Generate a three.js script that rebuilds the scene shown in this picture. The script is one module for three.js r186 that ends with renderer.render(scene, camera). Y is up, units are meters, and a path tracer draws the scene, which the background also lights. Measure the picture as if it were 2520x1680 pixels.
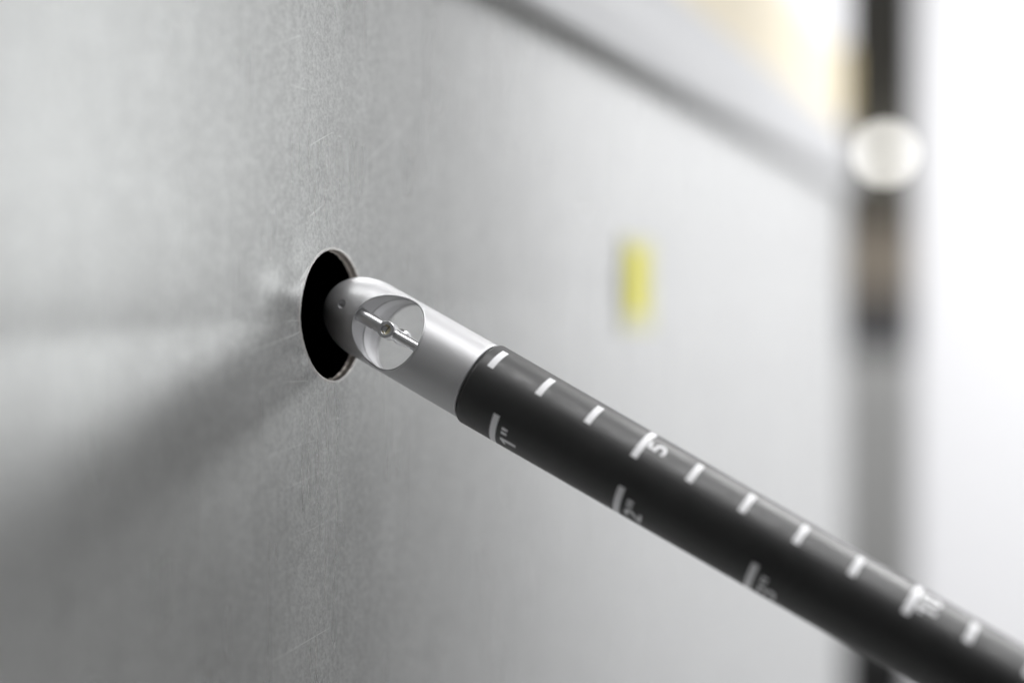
import * as THREE from 'three';
import { mergeGeometries, mergeVertices } from 'three/addons/utils/BufferGeometryUtils.js';
import { RoundedBoxGeometry } from 'three/addons/geometries/RoundedBoxGeometry.js';
import { RectAreaLightUniformsLib } from 'three/addons/lights/RectAreaLightUniformsLib.js';
import { FontLoader } from 'three/addons/loaders/FontLoader.js';
import { TessellateModifier } from 'three/addons/modifiers/TessellateModifier.js';
import { Brush, Evaluator, SUBTRACTION } from 'three-bvh-csg';

// ---------------------------------------------------------------- camera
const CM = 0.01;
const scene = new THREE.Scene();
const F_PX = 3650, W_PX = 2520, H_PX = 1680;             // lens in pixels of the photograph
const YAW = 21.3 * Math.PI / 180;                        // sight line against the duct wall
const PITCH = Math.atan(40 / F_PX);
const EYE = new THREE.Vector3(-24.063, -0.186, 12.930).multiplyScalar(CM);   // the hole in the duct is the origin
const FWD = new THREE.Vector3(Math.cos(YAW) * Math.cos(PITCH), -Math.sin(PITCH), -Math.sin(YAW) * Math.cos(PITCH));
const camera = new THREE.PerspectiveCamera(2 * Math.atan(H_PX / 2 / F_PX) * 180 / Math.PI, 1.5, 0.01, 30);
camera.position.copy(EYE);
camera.lookAt(EYE.clone().add(FWD));
camera.updateMatrixWorld(true);
const APERTURE = 0.0138;                                 // metres across
camera.focus = 0.2655;
camera.userData.fStop = camera.getFocalLength() * 0.001 / APERTURE;
const RIGHT = new THREE.Vector3().setFromMatrixColumn(camera.matrixWorld, 0), UP = new THREE.Vector3().setFromMatrixColumn(camera.matrixWorld, 1);
const ray = (px, py) => FWD.clone().addScaledVector(RIGHT, (px - W_PX / 2) / F_PX).addScaledVector(UP, (H_PX / 2 - py) / F_PX);
const wallPoint = (px, py) => { const d = ray(px, py); return EYE.clone().addScaledVector(d, -EYE.z / d.z).multiplyScalar(1 / CM); };  // on the duct wall, cm

const renderer = new THREE.WebGLRenderer({ antialias: true });
renderer.setSize(1024, 682);
renderer.toneMapping = THREE.LinearToneMapping;
renderer.toneMappingExposure = 0.92;
renderer.shadowMap.enabled = true;

// ---------------------------------------------------------------- helpers
RectAreaLightUniformsLib.init();
let seed = 12345;
const rnd = () => { seed = (seed * 1664525 + 1013904223) >>> 0; return seed / 4294967296; };
const used = {};
function add(o, parent) {
  o.traverse(m => { if (m.isMesh) { m.castShadow = true; m.receiveShadow = true; } });
  (parent || scene).add(o);
  return o;
}
function obj(name, geometry, material, parent) { const m = new THREE.Mesh(geometry, material); m.name = name; return add(m, parent); }
function struct(name, geometry, material) { const m = obj(name, geometry, material); m.userData.kind = 'structure'; return m; }
function thing(name, label, category, pos = [0, 0, 0], group) {
  used[name] = (used[name] ?? -1) + 1;
  const g = new THREE.Group(); g.name = used[name] ? `${name}_${String(used[name]).padStart(3, '0')}` : name;
  g.position.set(...pos); g.userData = { label, category }; if (group) g.userData.group = group;
  scene.add(g); return g;
}
function box(x0, x1, y0, y1, z0, z1, r = 0) {            // metres
  const g = r ? new RoundedBoxGeometry(x1 - x0, y1 - y0, z1 - z0, 2, r) : new THREE.BoxGeometry(x1 - x0, y1 - y0, z1 - z0);
  g.translate((x0 + x1) / 2, (y0 + y1) / 2, (z0 + z1) / 2); return g;
}
const rgb = (r, g, b) => new THREE.Color().setRGB(r, g, b);
const mat = (c, roughness = 0.6, metalness = 0, more = {}) => new THREE.MeshPhysicalMaterial({ color: c, roughness, metalness, ...more });

// tileable value noise
function lattice(n, s) { const a = new Float32Array(n * n); let k = s >>> 0; for (let i = 0; i < n * n; i++) { k = (k * 1664525 + 1013904223) >>> 0; a[i] = k / 4294967296; } return a; }
function noiseField(size, nx, ny, s, out, amp) {          // adds smooth noise with nx by ny cells
  const n = Math.max(nx, ny), L = lattice(n, s);
  for (let j = 0; j < size; j++) {
    const v = j / size * ny, j0 = Math.floor(v) % ny, j1 = (j0 + 1) % ny; let fv = v - Math.floor(v); fv = fv * fv * (3 - 2 * fv);
    for (let i = 0; i < size; i++) {
      const u = i / size * nx, i0 = Math.floor(u) % nx, i1 = (i0 + 1) % nx; let fu = u - Math.floor(u); fu = fu * fu * (3 - 2 * fu);
      const a = L[j0 * n + i0], b = L[j0 * n + i1], c = L[j1 * n + i0], d = L[j1 * n + i1];
      out[j * size + i] += amp * ((a + (b - a) * fu) * (1 - fv) + (c + (d - c) * fu) * fv - 0.5);
    }
  }
}
function grayTexture(size, f, lo, hi, srgb) {
  const d = new Uint8Array(size * size * 4);
  for (let i = 0; i < size * size; i++) { const v = Math.max(0, Math.min(255, Math.round(255 * (lo + (hi - lo) * Math.max(0, Math.min(1, f[i])))))); d[4 * i] = d[4 * i + 1] = d[4 * i + 2] = v; d[4 * i + 3] = 255; }
  const t = new THREE.DataTexture(d, size, size); t.wrapS = t.wrapT = THREE.RepeatWrapping; t.magFilter = THREE.LinearFilter; t.minFilter = THREE.LinearMipmapLinearFilter; t.generateMipmaps = true;
  if (srgb) t.colorSpace = THREE.SRGBColorSpace; t.needsUpdate = true; return t;
}

// ---------------------------------------------------------------- lamps and the place
const plaster = mat(rgb(0.72, 0.72, 0.72), 0.9);
const greyPaint = mat(rgb(0.72, 0.72, 0.73), 0.85), darkPaint = mat(rgb(0.04, 0.04, 0.042), 0.85), addedPlinthPaint = mat(rgb(0.78, 0.78, 0.78), 0.8);
const X0 = -1.6, X1 = 2.9, Z0 = -1.4, Z1 = 3.0, Y0 = -1.2, Y1 = 1.35;
struct('floor', box(X0, X1, Y0 - 0.1, Y0, Z0, Z1), mat(rgb(0.55, 0.55, 0.55), 0.6));
struct('ceiling', box(X0, X1, Y1, Y1 + 0.1, Z0, Z1), plaster);
const farPaint = mat(rgb(0.17, 0.17, 0.17), 0.9), WZ0 = 1.95, WZ1 = 2.95, WY0 = -0.20, WY1 = 1.2;   // the far wall, with an opening for the added pane
struct('wall_far', mergeGeometries([box(X1, X1 + 0.1, Y0, Y1, Z0, WZ0), box(X1, X1 + 0.1, Y0, Y1, WZ1, Z1), box(X1, X1 + 0.1, Y0, WY0, WZ0, WZ1), box(X1, X1 + 0.1, WY1, Y1, WZ0, WZ1)]), farPaint);
struct('wall_rear', box(X0 - 0.1, X0, Y0, Y1, Z0, Z1), darkPaint);
struct('wall_opposite', box(X0, X1, -0.5, Y1, Z1, Z1 + 0.1), greyPaint);
struct('wall_opposite_added_plinth', box(X0, X1, Y0, -0.502, Z1 - 0.01, Z1 + 0.1), addedPlinthPaint);  // plinth added out of view, toned for what the duct mirrors low down
struct('wall_behind_duct', box(X0, X1, Y0, Y1, Z0 - 0.1, Z0), greyPaint);

const housing = mat(rgb(0.8, 0.8, 0.8), 0.5);
function ceilingLamp(x, z, w, d, power, label, color = rgb(1, 1, 1)) {
  const g = thing('ceiling_lamp', label, 'lamp', [x, Y1 - 0.06, z], 'flat ceiling lamps');
  const t = 0.02;
  for (const [a, b, c, e] of [[-w / 2 - t, w / 2 + t, -d / 2 - t, -d / 2], [-w / 2 - t, w / 2 + t, d / 2, d / 2 + t], [-w / 2 - t, -w / 2, -d / 2, d / 2], [w / 2, w / 2 + t, -d / 2, d / 2]]) obj('lamp_frame', box(a, b, 0, 0.06, c, e), housing, g);
  obj('lamp_diffuser', box(-w / 2, w / 2, 0.012, 0.018, -d / 2, d / 2), new THREE.MeshStandardMaterial({ color: 0xffffff, roughness: 0.8, emissive: 0xffffff, emissiveIntensity: 0.9 }), g);
  const l = new THREE.RectAreaLight(color, power, w, d); l.name = 'ceiling_lamp_glow'; l.position.set(x, Y1 - 0.06 + 0.008, z); l.rotation.x = -Math.PI / 2; scene.add(l);
}
ceilingLamp(-0.20, 0.70, 0.4, 1.3, 10, 'narrow white ceiling lamp above the probe, set across the duct');
ceilingLamp(1.35, 0.70, 1.0, 0.7, 19, 'square white ceiling lamp beyond the white pillar');
{                                                          // added bright pane in the far wall, unseen, put in for the duct to mirror
  const g = thing('window', 'added bright pane with white frame in the far dark wall, out of view', 'window', [X1 + 0.03, WY0, WZ0]);
  const w = WZ1 - WZ0, h = WY1 - WY0;
  obj('pane', box(0, 0.006, 0.04, h - 0.04, 0.04, w - 0.04), new THREE.MeshStandardMaterial({ color: 0xffffff, roughness: 0.4, emissive: rgb(0.97, 0.99, 1), emissiveIntensity: 0.55 }), g);
  for (const [a, b, c, d] of [[0, 0.04, 0, w], [h - 0.04, h, 0, w], [0.04, h - 0.04, 0, 0.04], [0.04, h - 0.04, w - 0.04, w], [0.04, h - 0.04, w / 2 - 0.02, w / 2 + 0.02]]) obj('frame', box(-0.02, 0.03, a, b, c, d), housing, g);
  const l = new THREE.RectAreaLight(rgb(0.97, 0.99, 1), 0.8, w - 0.08, h - 0.08); l.name = 'added_window_glow'; l.position.set(X1 + 0.025, (WY0 + WY1) / 2, (WZ0 + WZ1) / 2); l.rotation.y = Math.PI / 2; scene.add(l);
}
{                                                          // added ceiling spot, out of view, put in to brighten the pillar
  const from = new THREE.Vector3(0.15, Y1 - 0.2, 0.45), to = new THREE.Vector3(0.80, -0.24, 0.13), dir = to.clone().sub(from).normalize();
  const g = thing('added_spot', 'small white ceiling spot added to brighten the white pillar', 'added_spot', [from.x, Y1, from.z]);
  const can = new THREE.LatheGeometry([[0.02, 0.06], [0.034, 0.055], [0.036, -0.05], [0.033, -0.05], [0.031, 0.03], [0, 0.03]].map(([r, y]) => new THREE.Vector2(r, y)), 32);
  const c = obj('lamp_can', can, housing, g); c.quaternion.setFromUnitVectors(new THREE.Vector3(0, -1, 0), dir); c.position.set(0, -0.2, 0).addScaledVector(dir, -0.06);
  obj('arm', box(-0.006, 0.006, -0.145, -0.002, -0.006, 0.006), housing, g);
  const l = new THREE.SpotLight(rgb(1, 1, 1), 10.8, 0, 0.34, 0.9, 2); l.name = 'added_spot_beam'; l.position.copy(from); l.target.position.copy(to); l.castShadow = true; l.shadow.radius = 1.5; scene.add(l, l.target);
  const b = obj('bulb', new THREE.SphereGeometry(0.012, 16, 12), new THREE.MeshStandardMaterial({ color: 0xffffff, emissive: 0xffffff, emissiveIntensity: 2 }), g); b.position.set(0, -0.2, 0).addScaledVector(dir, -0.015);
}

// ---------------------------------------------------------------- duct
const S = 2048, TILE = 14;                                // texture tile, cm
const grain = new Float32Array(S * S).fill(0.5);
noiseField(S, 620, 560, 11, grain, 0.50); noiseField(S, 400, 330, 12, grain, 0.55); noiseField(S, 200, 140, 13, grain, 0.34);
noiseField(S, 260, 24, 14, grain, 0.16); noiseField(S, 90, 9, 15, grain, 0.11); noiseField(S, 22, 12, 16, grain, 0.12); noiseField(S, 1000, 1000, 17, grain, 0.2);
const rough = new Float32Array(S * S).fill(0.5); noiseField(S, 120, 14, 18, rough, 0.5); noiseField(S, 18, 10, 19, rough, 0.6);
for (let i = 0; i < S * S; i++) grain[i] = 0.42 + 0.40 * Math.tanh(1.9 * (grain[i] - 0.5));
const scratches = [[595, 873, 732, 817, 1, .5], [690, 1204, 786, 1159, 1, .35], [645, 1636, 808, 1541, 1, .5], [690, 940, 752, 937, 1, .4], [751, 361, 809, 326, 1, .5], [751, 535, 787, 504, 1, .5],
  [889, 402, 1014, 286, 1, .5], [733, 690, 754, 655, 1.6, .9], [738, 690, 752, 664, 1.2, .7], [735, 705, 745, 686, 1.3, .8], [700, 832, 734, 816, 1.4, .9], [705, 790, 735, 789, 1.1, .5], [660, 1120, 760, 1085, .8, .3], [700, 1330, 820, 1270, .8, .3], [640, 520, 700, 440, .8, .25], [560, 240, 690, 180, .8, .2]];
function scratch(x0, y0, x1, y1, w, a) {                  // cm on the wall
  const n = Math.ceil(Math.hypot(x1 - x0, y1 - y0) * S / TILE * 2), sag = (rnd() - 0.5) * 0.02;
  for (let k = 0; k <= n; k++) {
    const t = k / n, b = Math.sin(Math.PI * t), cx = ((x0 + (x1 - x0) * t) / TILE + 0.5) * S, cy = ((y0 + (y1 - y0) * t + sag * b) / TILE + 0.5) * S;
    for (let j = -3; j <= 3; j++) for (let i = -3; i <= 3; i++) {
      const px = Math.floor(cx) + i, py = Math.floor(cy) + j, q = Math.hypot(px + 0.5 - cx, py + 0.5 - cy) / w;
      const v = a * Math.exp(-q * q) * (0.35 + 0.65 * b) * 0.62, at = ((py % S + S) % S) * S + (px % S + S) % S; grain[at] += v;
    }
  }
}
for (const [a, b, c, d, w, k] of scratches) { const p = wallPoint(a, b), q = wallPoint(c, d); scratch(p.x, p.y, q.x, q.y, w, k); }
for (let k = 0; k < 34; k++) { const x = (rnd() - .5) * TILE, y = (rnd() - .5) * TILE, l = .1 + rnd() * .7, an = rnd() * .9 - .1; scratch(x, y, x + l * Math.cos(an), y + l * Math.sin(an), 0.7 + rnd() * .4, .12 + rnd() * .2); }
for (let k = 0; k < 160; k++) { const x = (rnd() - .5) * TILE, y = (rnd() - .5) * TILE; scratch(x, y, x + .008, y + .008, 1 + rnd(), .4 + rnd() * .5); }   // specks
const galvanised = mat(rgb(0.99, 1.0, 0.985), 1, 0.90, { map: grayTexture(S, grain, 0.76, 1.0, true), roughnessMap: grayTexture(S, rough, 0.265, 0.295) });
const zinc = mat(rgb(0.68, 0.685, 0.69), 0.42, 0.9);
const rawEdge = mat(rgb(0.60, 0.55, 0.50), 0.5, 0.4), burrMetal = mat(rgb(0.9, 0.89, 0.86), 0.3, 0.9);
const matteBlack = mat(rgb(0.045, 0.045, 0.045), 0.8);   // black: furniture feet, lamp stem, rings painted dark for the probe's joint gaps

const DX0 = -60, DX1 = 60.5, DY0 = -34, DY1 = 7.4;         // the side of the duct, cm
const duct = thing('sheet_metal_duct', 'grey galvanised sheet metal duct with a round drilled hole in its side', 'duct', [0, 0, 0]);
const HOLE = 1.2;
const jag = a => 0.005 * Math.sin(3 * a + 1) + 0.0035 * Math.sin(37 * a) * Math.sin(5 * a) + 0.003 * Math.sin(71 * a + 2) * Math.sin(3 * a + 1);
function relief(x, y) {                                   // cm out of the flat: a faint fold through the hole, a fold below it, oil-canning, the dent that the drill left
  const fold = y - 0.048 * x, r = Math.hypot(x, y);
  const f = Math.sqrt(fold * fold + 0.01) - 0.1;
  let h = 0.042 * f / (1 + f / 2.5);
  h += 0.03 * Math.sin(x * 0.16 + 0.6) * Math.sin(y * 0.21 + 0.5);
  h += 0.016 * Math.exp(-(((r - HOLE) / 0.45) ** 2));
  h += 0.028 * Math.exp(-(((x + 1.85) / 0.5) ** 2 + ((y - 0.45) / 0.34) ** 2));
  return h;
}
{
  const NA = 360, NR = 130, pos = [], uv = [], idx = [];
  for (let k = 0; k <= NR; k++) {
    const s = k / NR, w = 0.06 * s + 0.94 * s ** 3.2;
    for (let i = 0; i < NA; i++) {
      const a = i / NA * 2 * Math.PI, c = Math.cos(a), n = Math.sin(a), r0 = HOLE + jag(a);
      const R = Math.min(Math.max(DX1 / (c || 1e-9), DX0 / (c || 1e-9)), Math.max(DY1 / (n || 1e-9), DY0 / (n || 1e-9)));
      const r = r0 + (R - r0) * w, x = r * c, y = r * n;
      pos.push(x * CM, y * CM, relief(x, y) * CM); uv.push(x / TILE + 0.5, y / TILE + 0.5);
      if (k < NR) { const p = k * NA + i, q = k * NA + (i + 1) % NA; idx.push(p, p + NA, q, q, p + NA, q + NA); }
    }
  }
  const g = new THREE.BufferGeometry(); g.setAttribute('position', new THREE.Float32BufferAttribute(pos, 3)); g.setAttribute('uv', new THREE.Float32BufferAttribute(uv, 2)); g.setIndex(idx); g.computeVertexNormals();
  obj('side_panel', g, galvanised, duct);
  // the cut edge of the hole: ragged, rolled in a little
  const ep = [], ei = [], prof = [[0, 0], [-0.004, 0.006], [0.014, 0.004], [0.014, -0.02], [0.0, -0.03], [0.008, -0.06], [-0.005, -0.12], [0.03, -0.135]];
  prof.forEach(([dr, z]) => { for (let i = 0; i < NA; i++) { const a = i / NA * 2 * Math.PI, r = HOLE + jag(a) - dr + (z < -0.02 ? 0.012 * Math.sin(31 * a + z * 40) * Math.sin(7 * a) : 0); const h = relief(HOLE * Math.cos(a), HOLE * Math.sin(a)); ep.push(r * Math.cos(a) * CM, r * Math.sin(a) * CM, (h + z) * CM); } });
  for (let k = 0; k < prof.length - 1; k++) for (let i = 0; i < NA; i++) { const p = k * NA + i, q = k * NA + (i + 1) % NA; ei.push(p, q, p + NA, q, q + NA, p + NA); }
  const eg = new THREE.BufferGeometry(); eg.setAttribute('position', new THREE.Float32BufferAttribute(ep, 3)); eg.setIndex(ei); eg.computeVertexNormals();
  obj('hole_edge', eg, rawEdge, duct);
  // ragged bright burr round the hole
  const bp = [], bi = []; let w1 = 0, w2 = 0;
  const ragged = []; for (let i = 0; i < NA; i++) { w1 = 0.6 * w1 + 0.4 * rnd(); w2 = 0.3 * w2 + 0.7 * rnd(); ragged.push([0.008 + 0.028 * w1, 0.004 + 0.022 * w2 * w1]); }
  for (let k = 0; k < 4; k++) for (let i = 0; i < NA; i++) {
    const a = i / NA * 2 * Math.PI, [bw, bh] = ragged[i], r = HOLE + jag(a) + [0.03 + bw, bw * 0.8, -0.006, 0.01][k], h = relief(r * Math.cos(a), r * Math.sin(a)) + [-0.003, bh * 0.6, bh, -0.03][k];
    bp.push(r * Math.cos(a) * CM, r * Math.sin(a) * CM, h * CM);
    if (k < 3) { const p = k * NA + i, q = k * NA + (i + 1) % NA; bi.push(p, q, p + NA, q, q + NA, p + NA); }
  }
  const bg = new THREE.BufferGeometry(); bg.setAttribute('position', new THREE.Float32BufferAttribute(bp, 3)); bg.setIndex(bi); bg.computeVertexNormals();
  obj('burr', bg, burrMetal, duct);
}
const m = (a, b, c, d, e, f, r) => box(a * CM, b * CM, c * CM, d * CM, e * CM, f * CM, r && r * CM);
obj('bottom_panel', m(DX0, DX1, DY0 - 0.3, DY0 - 0.02, -40, 0.1), zinc, duct);
obj('back_panel', m(DX0, DX1, DY0, 40, -40.3, -40), zinc, duct);
obj('end_panel', m(DX1 + 0.02, DX1 + 0.2, DY0 - 0.3, DY1, -40.3, 0.1), zinc, duct);
obj('end_panel', m(DX0 - 0.2, DX0 - 0.02, DY0 - 0.3, DY1, -40.3, 0.1), zinc, duct);
obj('inner_top', m(DX0, DX1, 6.9, 7.1, -40, -0.4), zinc, duct);
// flange along the top edge: a pressed lip with two flat bands
{
  const prof = new THREE.Shape();
  [[-1.5, 7.42], [0.66, 7.42], [0.74, 7.52], [0.74, 8.72], [0.60, 8.86], [0.34, 8.90], [0.34, 9.02], [0.42, 9.08], [0.42, 10.5], [0.34, 10.58], [-1.5, 10.58]].forEach(([z, y], i) => i ? prof.lineTo(z * CM, y * CM) : prof.moveTo(z * CM, y * CM));
  const g = new THREE.ExtrudeGeometry(prof, { depth: (DX1 - DX0) * CM, bevelEnabled: false });
  g.rotateY(Math.PI / 2);                                  // shape x -> -z, depth -> x
  g.scale(1, 1, -1); g.translate(DX0 * CM, 0, 0);
  const ix = g.index; if (ix) { for (let i = 0; i < ix.count; i += 3) { const t = ix.getX(i); ix.setX(i, ix.getX(i + 1)); ix.setX(i + 1, t); } } else { const p = g.attributes.position; for (let i = 0; i < p.count; i += 3) for (const at of Object.values(g.attributes)) for (let k = 0; k < at.itemSize; k++) { const t = at.array[i * at.itemSize + k]; at.array[i * at.itemSize + k] = at.array[(i + 1) * at.itemSize + k]; at.array[(i + 1) * at.itemSize + k] = t; } }
  g.computeVertexNormals();
  obj('top_flange', g, zinc, duct);
  obj('shade_strip', m(DX0, DX1, 7.33, 7.417, 0.16, 0.62), mat(rgb(0.60, 0.60, 0.60), 0.8), duct);  // grey strip added below the lip, shade of the seam put into its colour
}
// upper casing above the flange
obj('cream_strip', m(DX0, DX1, 10.62, 14.6, -1.5, 0.25), mat(rgb(0.88, 0.80, 0.64), 0.75), duct);
obj('upper_panel', m(DX0, DX1, 14.62, 40, -1.5, 0.2), mat(rgb(0.86, 0.86, 0.88), 0.5), duct);
obj('end_tape', m(DX1 - 2.2, DX1 + 0.06, 11.4, 15.2, -1.45, 0.36), mat(rgb(0.42, 0.34, 0.16), 0.6), duct);
// yellow sticker
{
  const g = new RoundedBoxGeometry(3.4 * CM, 2.9 * CM, 0.03 * CM, 2, 0.012 * CM); g.translate(19.6 * CM, 1.05 * CM, 0.08 * CM);
  const p = obj('sticker', g, mat(rgb(0.92, 0.91, 0.62), 0.6), duct); p.userData.label = 'small yellow sticker with a pale border on the duct side';
  obj('sticker_field', m(18.4, 20.3, 0.2, 2.15, 0.0955, 0.098), mat(rgb(0.95, 0.88, 0.06), 0.6), p);
}

// ---------------------------------------------------------------- probe
const P0 = new THREE.Vector3(0.478, -0.4213, 1.2076).multiplyScalar(CM);
const AX = new THREE.Vector3(-0.006, -0.4589, 0.8885).normalize();
const E0 = new THREE.Vector3().crossVectors(AX, new THREE.Vector3(0, 1, 0)).normalize(), N0 = new THREE.Vector3().crossVectors(E0, AX);
const TURN = 12 * Math.PI / 180;                            // the window looks a little up
const BX = E0.clone().multiplyScalar(Math.cos(TURN)).addScaledVector(N0, Math.sin(TURN)), BZ = new THREE.Vector3().crossVectors(BX, AX);
const probe = thing('air_flow_probe', 'black marked probe tube with a silver sensor head entering the duct hole', 'probe', P0.toArray());
probe.quaternion.setFromRotationMatrix(new THREE.Matrix4().makeBasis(BX, AX, BZ));
// local axes: y runs from the tip to the handle in cm (t), x points out of the window
const R_HEAD = 0.737;
const satin = (() => { const f = new Float32Array(512 * 512).fill(0.5); noiseField(512, 256, 256, 31, f, 0.7); noiseField(512, 110, 110, 32, f, 0.5); noiseField(512, 30, 30, 33, f, 0.3);
  const b = grayTexture(512, f, 0, 1), r = grayTexture(512, f, 0.46, 0.54); for (const t of [b, r]) t.repeat.set(6, 6);
  return mat(rgb(0.53, 0.53, 0.54), 1, 0.74, { roughnessMap: r, bumpMap: b, bumpScale: 0.000004 }); })();
const steel = mat(rgb(0.78, 0.78, 0.79), 0.30, 0.95);
const latheCm = (pts, seg) => new THREE.LatheGeometry(pts.map(([r, y]) => new THREE.Vector2(Math.max(r, 1e-4) * CM, y * CM)), seg);
{
  const pts = [], TIP = -1.66, STR = -0.72;
  for (let k = 0; k <= 40; k++) { const a = k / 40 * Math.PI / 2; pts.push([R_HEAD * Math.sin(a) ** 0.94, STR + (TIP - STR) * Math.cos(a) ** 1.0]); }
  for (let k = 1; k <= 40; k++) pts.push([R_HEAD, STR + (1.68 - STR) * k / 40]);
  pts.push([R_HEAD - 0.008, 1.70], [R_HEAD - 0.03, 1.712], [0.55, 1.714], [0.0, 1.714]);
  const body = new Brush(latheCm(pts, 160)); body.updateMatrixWorld();
  const TC = -0.0475, RB = 0.686;
  const bore = new THREE.CylinderGeometry(RB * CM, RB * CM, 3 * CM, 160, 24); bore.rotateZ(Math.PI / 2); bore.translate(0, TC * CM, 0);
  const bb = new Brush(bore); bb.updateMatrixWorld();
  const ev = new Evaluator(); ev.attributes = ['position', 'normal', 'uv']; ev.useGroups = false;
  let out = ev.evaluate(body, bb, SUBTRACTION);
  for (const s of [1]) { const d = new THREE.LatheGeometry([[1e-4, -0.085], [0.055, -0.065], [0.084, -0.02], [0.088, 0.02], [0.092, 0.1], [1e-4, 0.1]].map(([r, y]) => new THREE.Vector2(r * CM, y * CM)), 40); d.rotateZ(-Math.PI / 2 - 0.25); d.translate(0.665 * CM * s, -1.075 * CM, 0); const db = new Brush(d); db.updateMatrixWorld(); out = ev.evaluate(out, db, SUBTRACTION); }
  obj('sensor_head', out.geometry, satin, probe);
  // the broken edge of the window, both sides
  for (const s of [1, -1]) {
    const c = []; for (let k = 0; k < 160; k++) { const a = k / 160 * 2 * Math.PI, z = RB * Math.sin(a), y = TC + RB * Math.cos(a), rr = R_HEAD; c.push(new THREE.Vector3(s * Math.sqrt(rr * rr - z * z) * CM, y * CM, z * CM)); }
    obj('window_rim', new THREE.TubeGeometry(new THREE.CatmullRomCurve3(c, true), 320, 0.018 * CM, 8, true), satin, probe);
  }
  // joint gap as a dark painted band, and polished liner half way through the window
  { const g = new THREE.CylinderGeometry(0.6835 * CM, 0.6835 * CM, 0.022 * CM, 120, 1, true); g.rotateZ(Math.PI / 2); g.translate(0.10 * CM, TC * CM, 0); obj('joint_ring', g, matteBlack, probe);
    const l = new THREE.CylinderGeometry(0.682 * CM, 0.682 * CM, 0.34 * CM, 120, 1, true); l.rotateZ(Math.PI / 2); l.translate(-0.083 * CM, TC * CM, 0); obj('liner', l, mat(rgb(0.58, 0.58, 0.59), 0.36, 0.9), probe); }
  // sensor across the window, close behind its front edge, and its rear carrier
  const sensor = new THREE.Group(); sensor.name = 'sensor'; probe.add(sensor);
  const RY = -0.075, OFF = 0.53;
  const bar = (r0, r1, y0, y1, x) => { const g = latheCm([[r0, y0], [r0, y0 + (y1 - y0) * 0.6], [r1, y1]], 40); g.translate(x * CM, 0, 0); return g; };
  obj('sensor_bar', bar(0.126, 0.124, -0.80, RY, OFF), steel, sensor);
  obj('sensor_bar', bar(0.094, 0.092, RY, 0.70, OFF), steel, sensor);
  obj('sensor_bar', bar(0.085, 0.085, RY, 0.70, -0.22), steel, sensor);
  const ringShape = latheCm([[0.092, 0.60], [0.092, 0.685], [0.100, 0.697], [0.148, 0.697], [0.160, 0.684], [0.160, 0.42], [0.112, 0.40], [0.112, -0.06], [0.15, -0.08], [0.15, -0.26], [0.12, -0.29], [0, -0.29]].reverse(), 56); ringShape.rotateZ(-Math.PI / 2); ringShape.translate(0, RY * CM, 0);
  obj('sensor_ring', ringShape, steel, sensor);
  const brass = mat(rgb(0.62, 0.57, 0.40), 0.5, 0.5);
  const screw = new THREE.Group(); screw.name = 'screw'; sensor.add(screw);
  for (const s of [-1, 1]) { const sh = new THREE.Shape(); const R = 0.090, g0 = 0.013; const a0 = Math.asin(g0 / R); for (let k = 0; k <= 20; k++) { const a = a0 + (Math.PI - 2 * a0) * k / 20; (k ? sh.lineTo : sh.moveTo).call(sh, R * Math.cos(a) * CM, R * Math.sin(a) * CM); }
    const g = new THREE.ExtrudeGeometry(sh, { depth: 0.02 * CM, bevelEnabled: true, bevelSize: 0.003 * CM, bevelThickness: 0.004 * CM, bevelSegments: 1 }); if (s < 0) g.rotateZ(Math.PI); g.rotateZ(-0.15); g.rotateY(Math.PI / 2); g.translate(0.62 * CM, RY * CM, 0); obj('screw_half', g, brass, screw); }
  obj('screw_slot', (() => { const g = new THREE.CylinderGeometry(0.093 * CM, 0.093 * CM, 0.01 * CM, 32); g.rotateZ(Math.PI / 2); g.translate(0.61 * CM, RY * CM, 0); return g; })(), mat(rgb(0.06, 0.05, 0.03), 0.7, 0.3), screw);
}
// tube
const rTube = t => 0.781 - 0.0095 * (t - 2);
const black = (() => { const f = new Float32Array(512 * 512).fill(0.5); noiseField(512, 128, 128, 41, f, 0.4); noiseField(512, 24, 24, 42, f, 0.5); noiseField(512, 8, 8, 43, f, 0.4);
  const r = grayTexture(512, f, 0.42, 0.55); r.repeat.set(2, 5); return mat(rgb(0.005, 0.005, 0.0055), 1, 0, { roughnessMap: r, specularIntensity: 1, ior: 1.7 }); })();
{
  const pts = [[0, 1.745], [0.66, 1.745], [rTube(1.75) - 0.035, 1.75], [rTube(1.76) - 0.014, 1.765], [rTube(1.8), 1.80]];
  for (let k = 1; k <= 60; k++) { const t = 1.8 + (22 - 1.8) * k / 60; pts.push([rTube(t), t]); }
  pts.push([rTube(22) - 0.05, 22.05], [0, 22.06]);
  obj('tube', latheCm(pts, 128), black, probe);
  obj('dark_gap_ring', latheCm([[0.69, 1.708], [0.69, 1.752]], 96), matteBlack, probe);  // black band, shade of the gap between head and tube put into its colour
}
const white = mat(rgb(0.86, 0.86, 0.88), 0.55);
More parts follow.
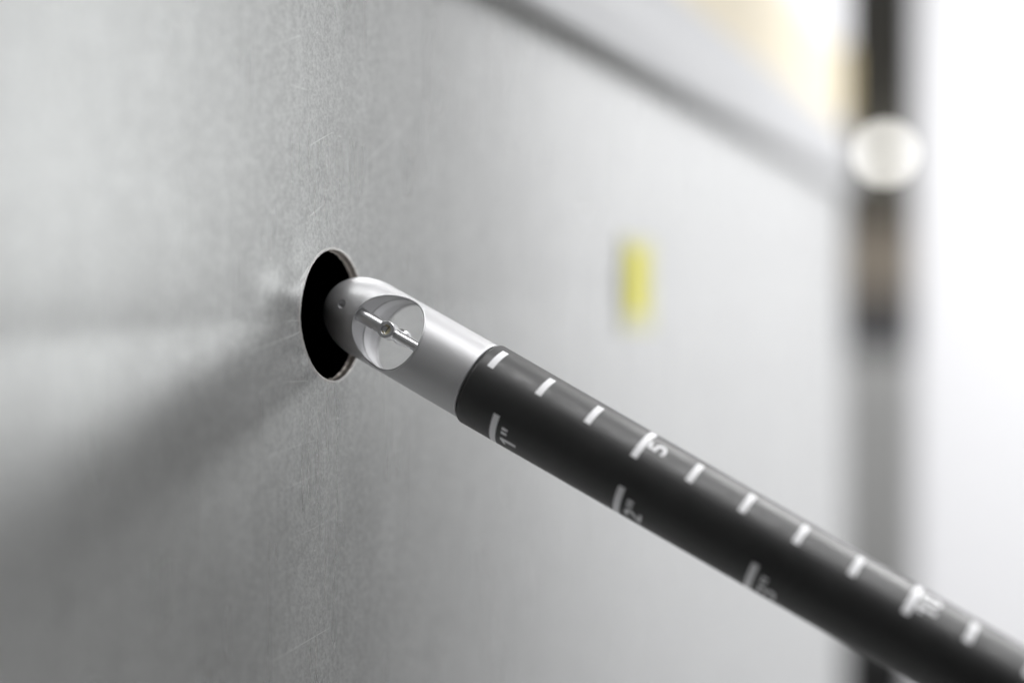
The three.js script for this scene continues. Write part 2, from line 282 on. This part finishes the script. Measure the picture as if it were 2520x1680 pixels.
function patch(t0, t1, p0, p1) {                           // a printed bar: cm along, degrees round (measured from E0)
  const n = 24, mSeg = 3, pos = [], nor = [], idx = [], r = 0.0025;
  for (let i = 0; i <= n; i++) for (let j = 0; j <= mSeg; j++) {
    const p = (p0 + (p1 - p0) * i / n) * Math.PI / 180 - TURN, t = t0 + (t1 - t0) * j / mSeg, R = (rTube(t) + r) * CM;
    pos.push(R * Math.cos(p), t * CM, R * Math.sin(p)); nor.push(Math.cos(p), 0, Math.sin(p));
    if (i < n && j < mSeg) { const a = i * (mSeg + 1) + j; idx.push(a, a + 1, a + mSeg + 1, a + 1, a + mSeg + 2, a + mSeg + 1); }
  }
  const g = new THREE.BufferGeometry(); g.setAttribute('position', new THREE.Float32BufferAttribute(pos, 3)); g.setAttribute('normal', new THREE.Float32BufferAttribute(nor, 3)); g.setIndex(idx); return g;
}
for (let t = 2; t <= 20; t++) obj('scale_mark', t % 5 ? patch(t - 0.062, t + 0.062, 37.4, 75.5) : patch(t - 0.062, t + 0.062, 29, 92), white, probe);
for (let k = 1; k <= 3; k++) obj('scale_mark', patch(2.54 * k - 0.062, 2.54 * k + 0.062, -74, -11.8), white, probe);
const font = await new FontLoader().loadAsync('fonts/droid/droid_sans_bold.typeface.json');
function numeral(text, t0, phi, size) {                    // top of the figures at t0, tops toward the tip, reading upward round the tube; phi is the middle
  let g = new THREE.ShapeGeometry(font.generateShapes(text, size), 6); g.computeBoundingBox();
  const b = g.boundingBox, cx = (b.min.x + b.max.x) / 2; g.deleteAttribute('uv');
  g = new TessellateModifier(0.05, 6).modify(g);
  const p = g.attributes.position, n = new Float32Array(p.count * 3);
  for (let i = 0; i < p.count; i++) {
    const t = t0 + (b.max.y - p.getY(i)), r = rTube(t), a = phi * Math.PI / 180 - TURN + (p.getX(i) - cx) / r, R = (r + 0.0025) * CM;
    p.setXYZ(i, R * Math.cos(a), t * CM, R * Math.sin(a)); n.set([Math.cos(a), 0, Math.sin(a)], 3 * i);
  }
  g.setAttribute('normal', new THREE.BufferAttribute(n, 3));
  return obj('numeral', g, white, probe);
}
for (const t of [5, 10, 15]) numeral(String(t), t + 0.08, 59, 0.335);
for (let k = 1; k <= 3; k++) numeral(k + '"', 2.54 * k + 0.165, -39, 0.325);

// ---------------------------------------------------------------- background
// white pillar to the right of the duct
{
  const g = thing('white_pillar', 'smooth white pillar standing beyond the end of the duct', 'pillar', [0.80, Y0, 0.016]);
  const b = obj('pillar_body', box(0, 0.3, 0.05, Y1 - Y0 - 0.04, 0, 0.27, 0.006), mat(rgb(0.86, 0.86, 0.88), 0.6), g);
  obj('base_board', box(-0.012, 0.3, 0.002, 0.05, -0.004, 0.282), mat(rgb(0.3, 0.3, 0.3), 0.7), g);
}
const at = (px, py, Z) => EYE.clone().addScaledVector(ray(px, py), Z);
{
  const Z = 2.2, p = at(2165, 840, Z), x = p.x, zc = p.z, hgt = py => at(2165, py, Z).y;
  // tall dark cupboard
  const cup = thing('dark_cupboard', 'tall dark brown cupboard seen through the gap beside the duct', 'cupboard', [x + 0.35, Y0, zc]);
  obj('carcass', box(0, 0.4, 0.06, 2.3, -0.45, 0.45, 0.004), mat(rgb(0.02, 0.019, 0.015), 0.6), cup);
  for (const s of [-1, 1]) { const d = obj('door', box(-0.02, -0.001, 0.08, 2.28, s < 0 ? -0.445 : 0.003, s < 0 ? -0.003 : 0.445, 0.003), mat(rgb(0.026, 0.024, 0.019), 0.5), cup); obj('handle', box(-0.045, -0.02, 1.0, 1.2, s * 0.05 - 0.008, s * 0.05 + 0.008, 0.004), zinc, d); }
  for (const [a, b] of [[0.03, -0.42], [0.03, 0.36], [0.33, -0.42], [0.33, 0.36]]) obj('foot', box(a, a + 0.05, 0.002, 0.06, b, b + 0.05), matteBlack, cup);
  // grey cabinet with things on it
  const top = hgt(870);
  const cab = thing('grey_cabinet', 'low light grey metal cabinet in front of the dark cupboard', 'cabinet', [x, Y0, zc]);
  obj('carcass', box(0, 0.3, 0.30, top - Y0, -0.4, 0.4, 0.004), mat(rgb(0.5, 0.5, 0.49), 0.6), cab);
  for (const s of [-1, 1]) { const d = obj('drawer', box(-0.018, -0.001, 0.32, top - Y0 - 0.02, s < 0 ? -0.395 : 0.003, s < 0 ? -0.003 : 0.395, 0.003), mat(rgb(0.55, 0.55, 0.54), 0.5), cab); }
  for (const [a, b] of [[0.01, -0.39], [0.01, 0.35], [0.25, -0.39], [0.25, 0.35]]) obj('leg', box(a, a + 0.04, 0.002, 0.30, b, b + 0.04), matteBlack, cab);
  const tray = thing('dark_toolbox', 'flat dark grey toolbox lying on the grey cabinet', 'toolbox', [x + 0.02, top + 0.001, zc]);
  const th = hgt(735) - top;
  obj('toolbox_base', box(0, 0.25, 0, th * 0.55, -0.25, 0.25, 0.004), mat(rgb(0.085, 0.085, 0.09), 0.5), tray);
  obj('toolbox_lid', box(-0.003, 0.253, th * 0.56, th, -0.253, 0.253, 0.004), mat(rgb(0.095, 0.095, 0.1), 0.5), tray);
  for (const s of [-1, 1]) obj('latch', box(-0.01, -0.0035, th * 0.4, th * 0.7, s * 0.15 - 0.015, s * 0.15 + 0.015), zinc, tray);
  const ch = hgt(555) - hgt(735);
  const car = thing('cardboard_box', 'brown cardboard box on top of the dark grey toolbox', 'box', [x + 0.04, top + th + 0.002, zc]);
  obj('box_body', box(0, 0.2, 0, ch - 0.001, -0.16, 0.16), mat(rgb(0.30, 0.26, 0.21), 0.85), car);
  for (const s of [-1, 1]) obj('flap', box(s < 0 ? 0.001 : 0.101, s < 0 ? 0.099 : 0.199, ch, ch + 0.003, -0.159, 0.159), mat(rgb(0.24, 0.2, 0.16), 0.85), car);
  // black case under the cabinet's front
  const kh = hgt(1590);
  const bk = thing('black_case', 'black upright case standing on the floor before the grey cabinet', 'case', [x - 0.32, Y0 + 0.001, zc]);
  obj('case_body', box(0, 0.2, 0.02, at(2165, 1590, Z - 0.32).y - Y0, -0.17, 0.13, 0.01), mat(rgb(0.015, 0.015, 0.015), 0.6), bk);
  for (const s of [-1, 1]) obj('foot', box(0.02, 0.18, 0, 0.02, s * 0.1 - 0.035, s * 0.1 - 0.005), matteBlack, bk);
  // small lit lamp
  const lp = at(2180, 377, 2.45), lamp = thing('round_lamp', 'small round lit lamp on a stem in front of the dark cupboard', 'lamp', [lp.x, lp.y, lp.z]);
  obj('bulb', new THREE.SphereGeometry(0.0165, 24, 16), new THREE.MeshStandardMaterial({ color: 0xffffff, emissive: rgb(1, 0.98, 0.92), emissiveIntensity: 7 }), lamp);
  const st = new THREE.CylinderGeometry(0.005, 0.005, x + 0.33 - lp.x - 0.01, 12); st.rotateZ(Math.PI / 2); st.translate((x + 0.33 - lp.x + 0.01) / 2, 0, 0);
  obj('stem', st, matteBlack, lamp);
  const pl = new THREE.PointLight(rgb(1, 0.98, 0.92), 0.05, 0, 2); pl.name = 'bulb_light'; pl.castShadow = true; pl.position.copy(lp); scene.add(pl);
}

renderer.render(scene, camera);
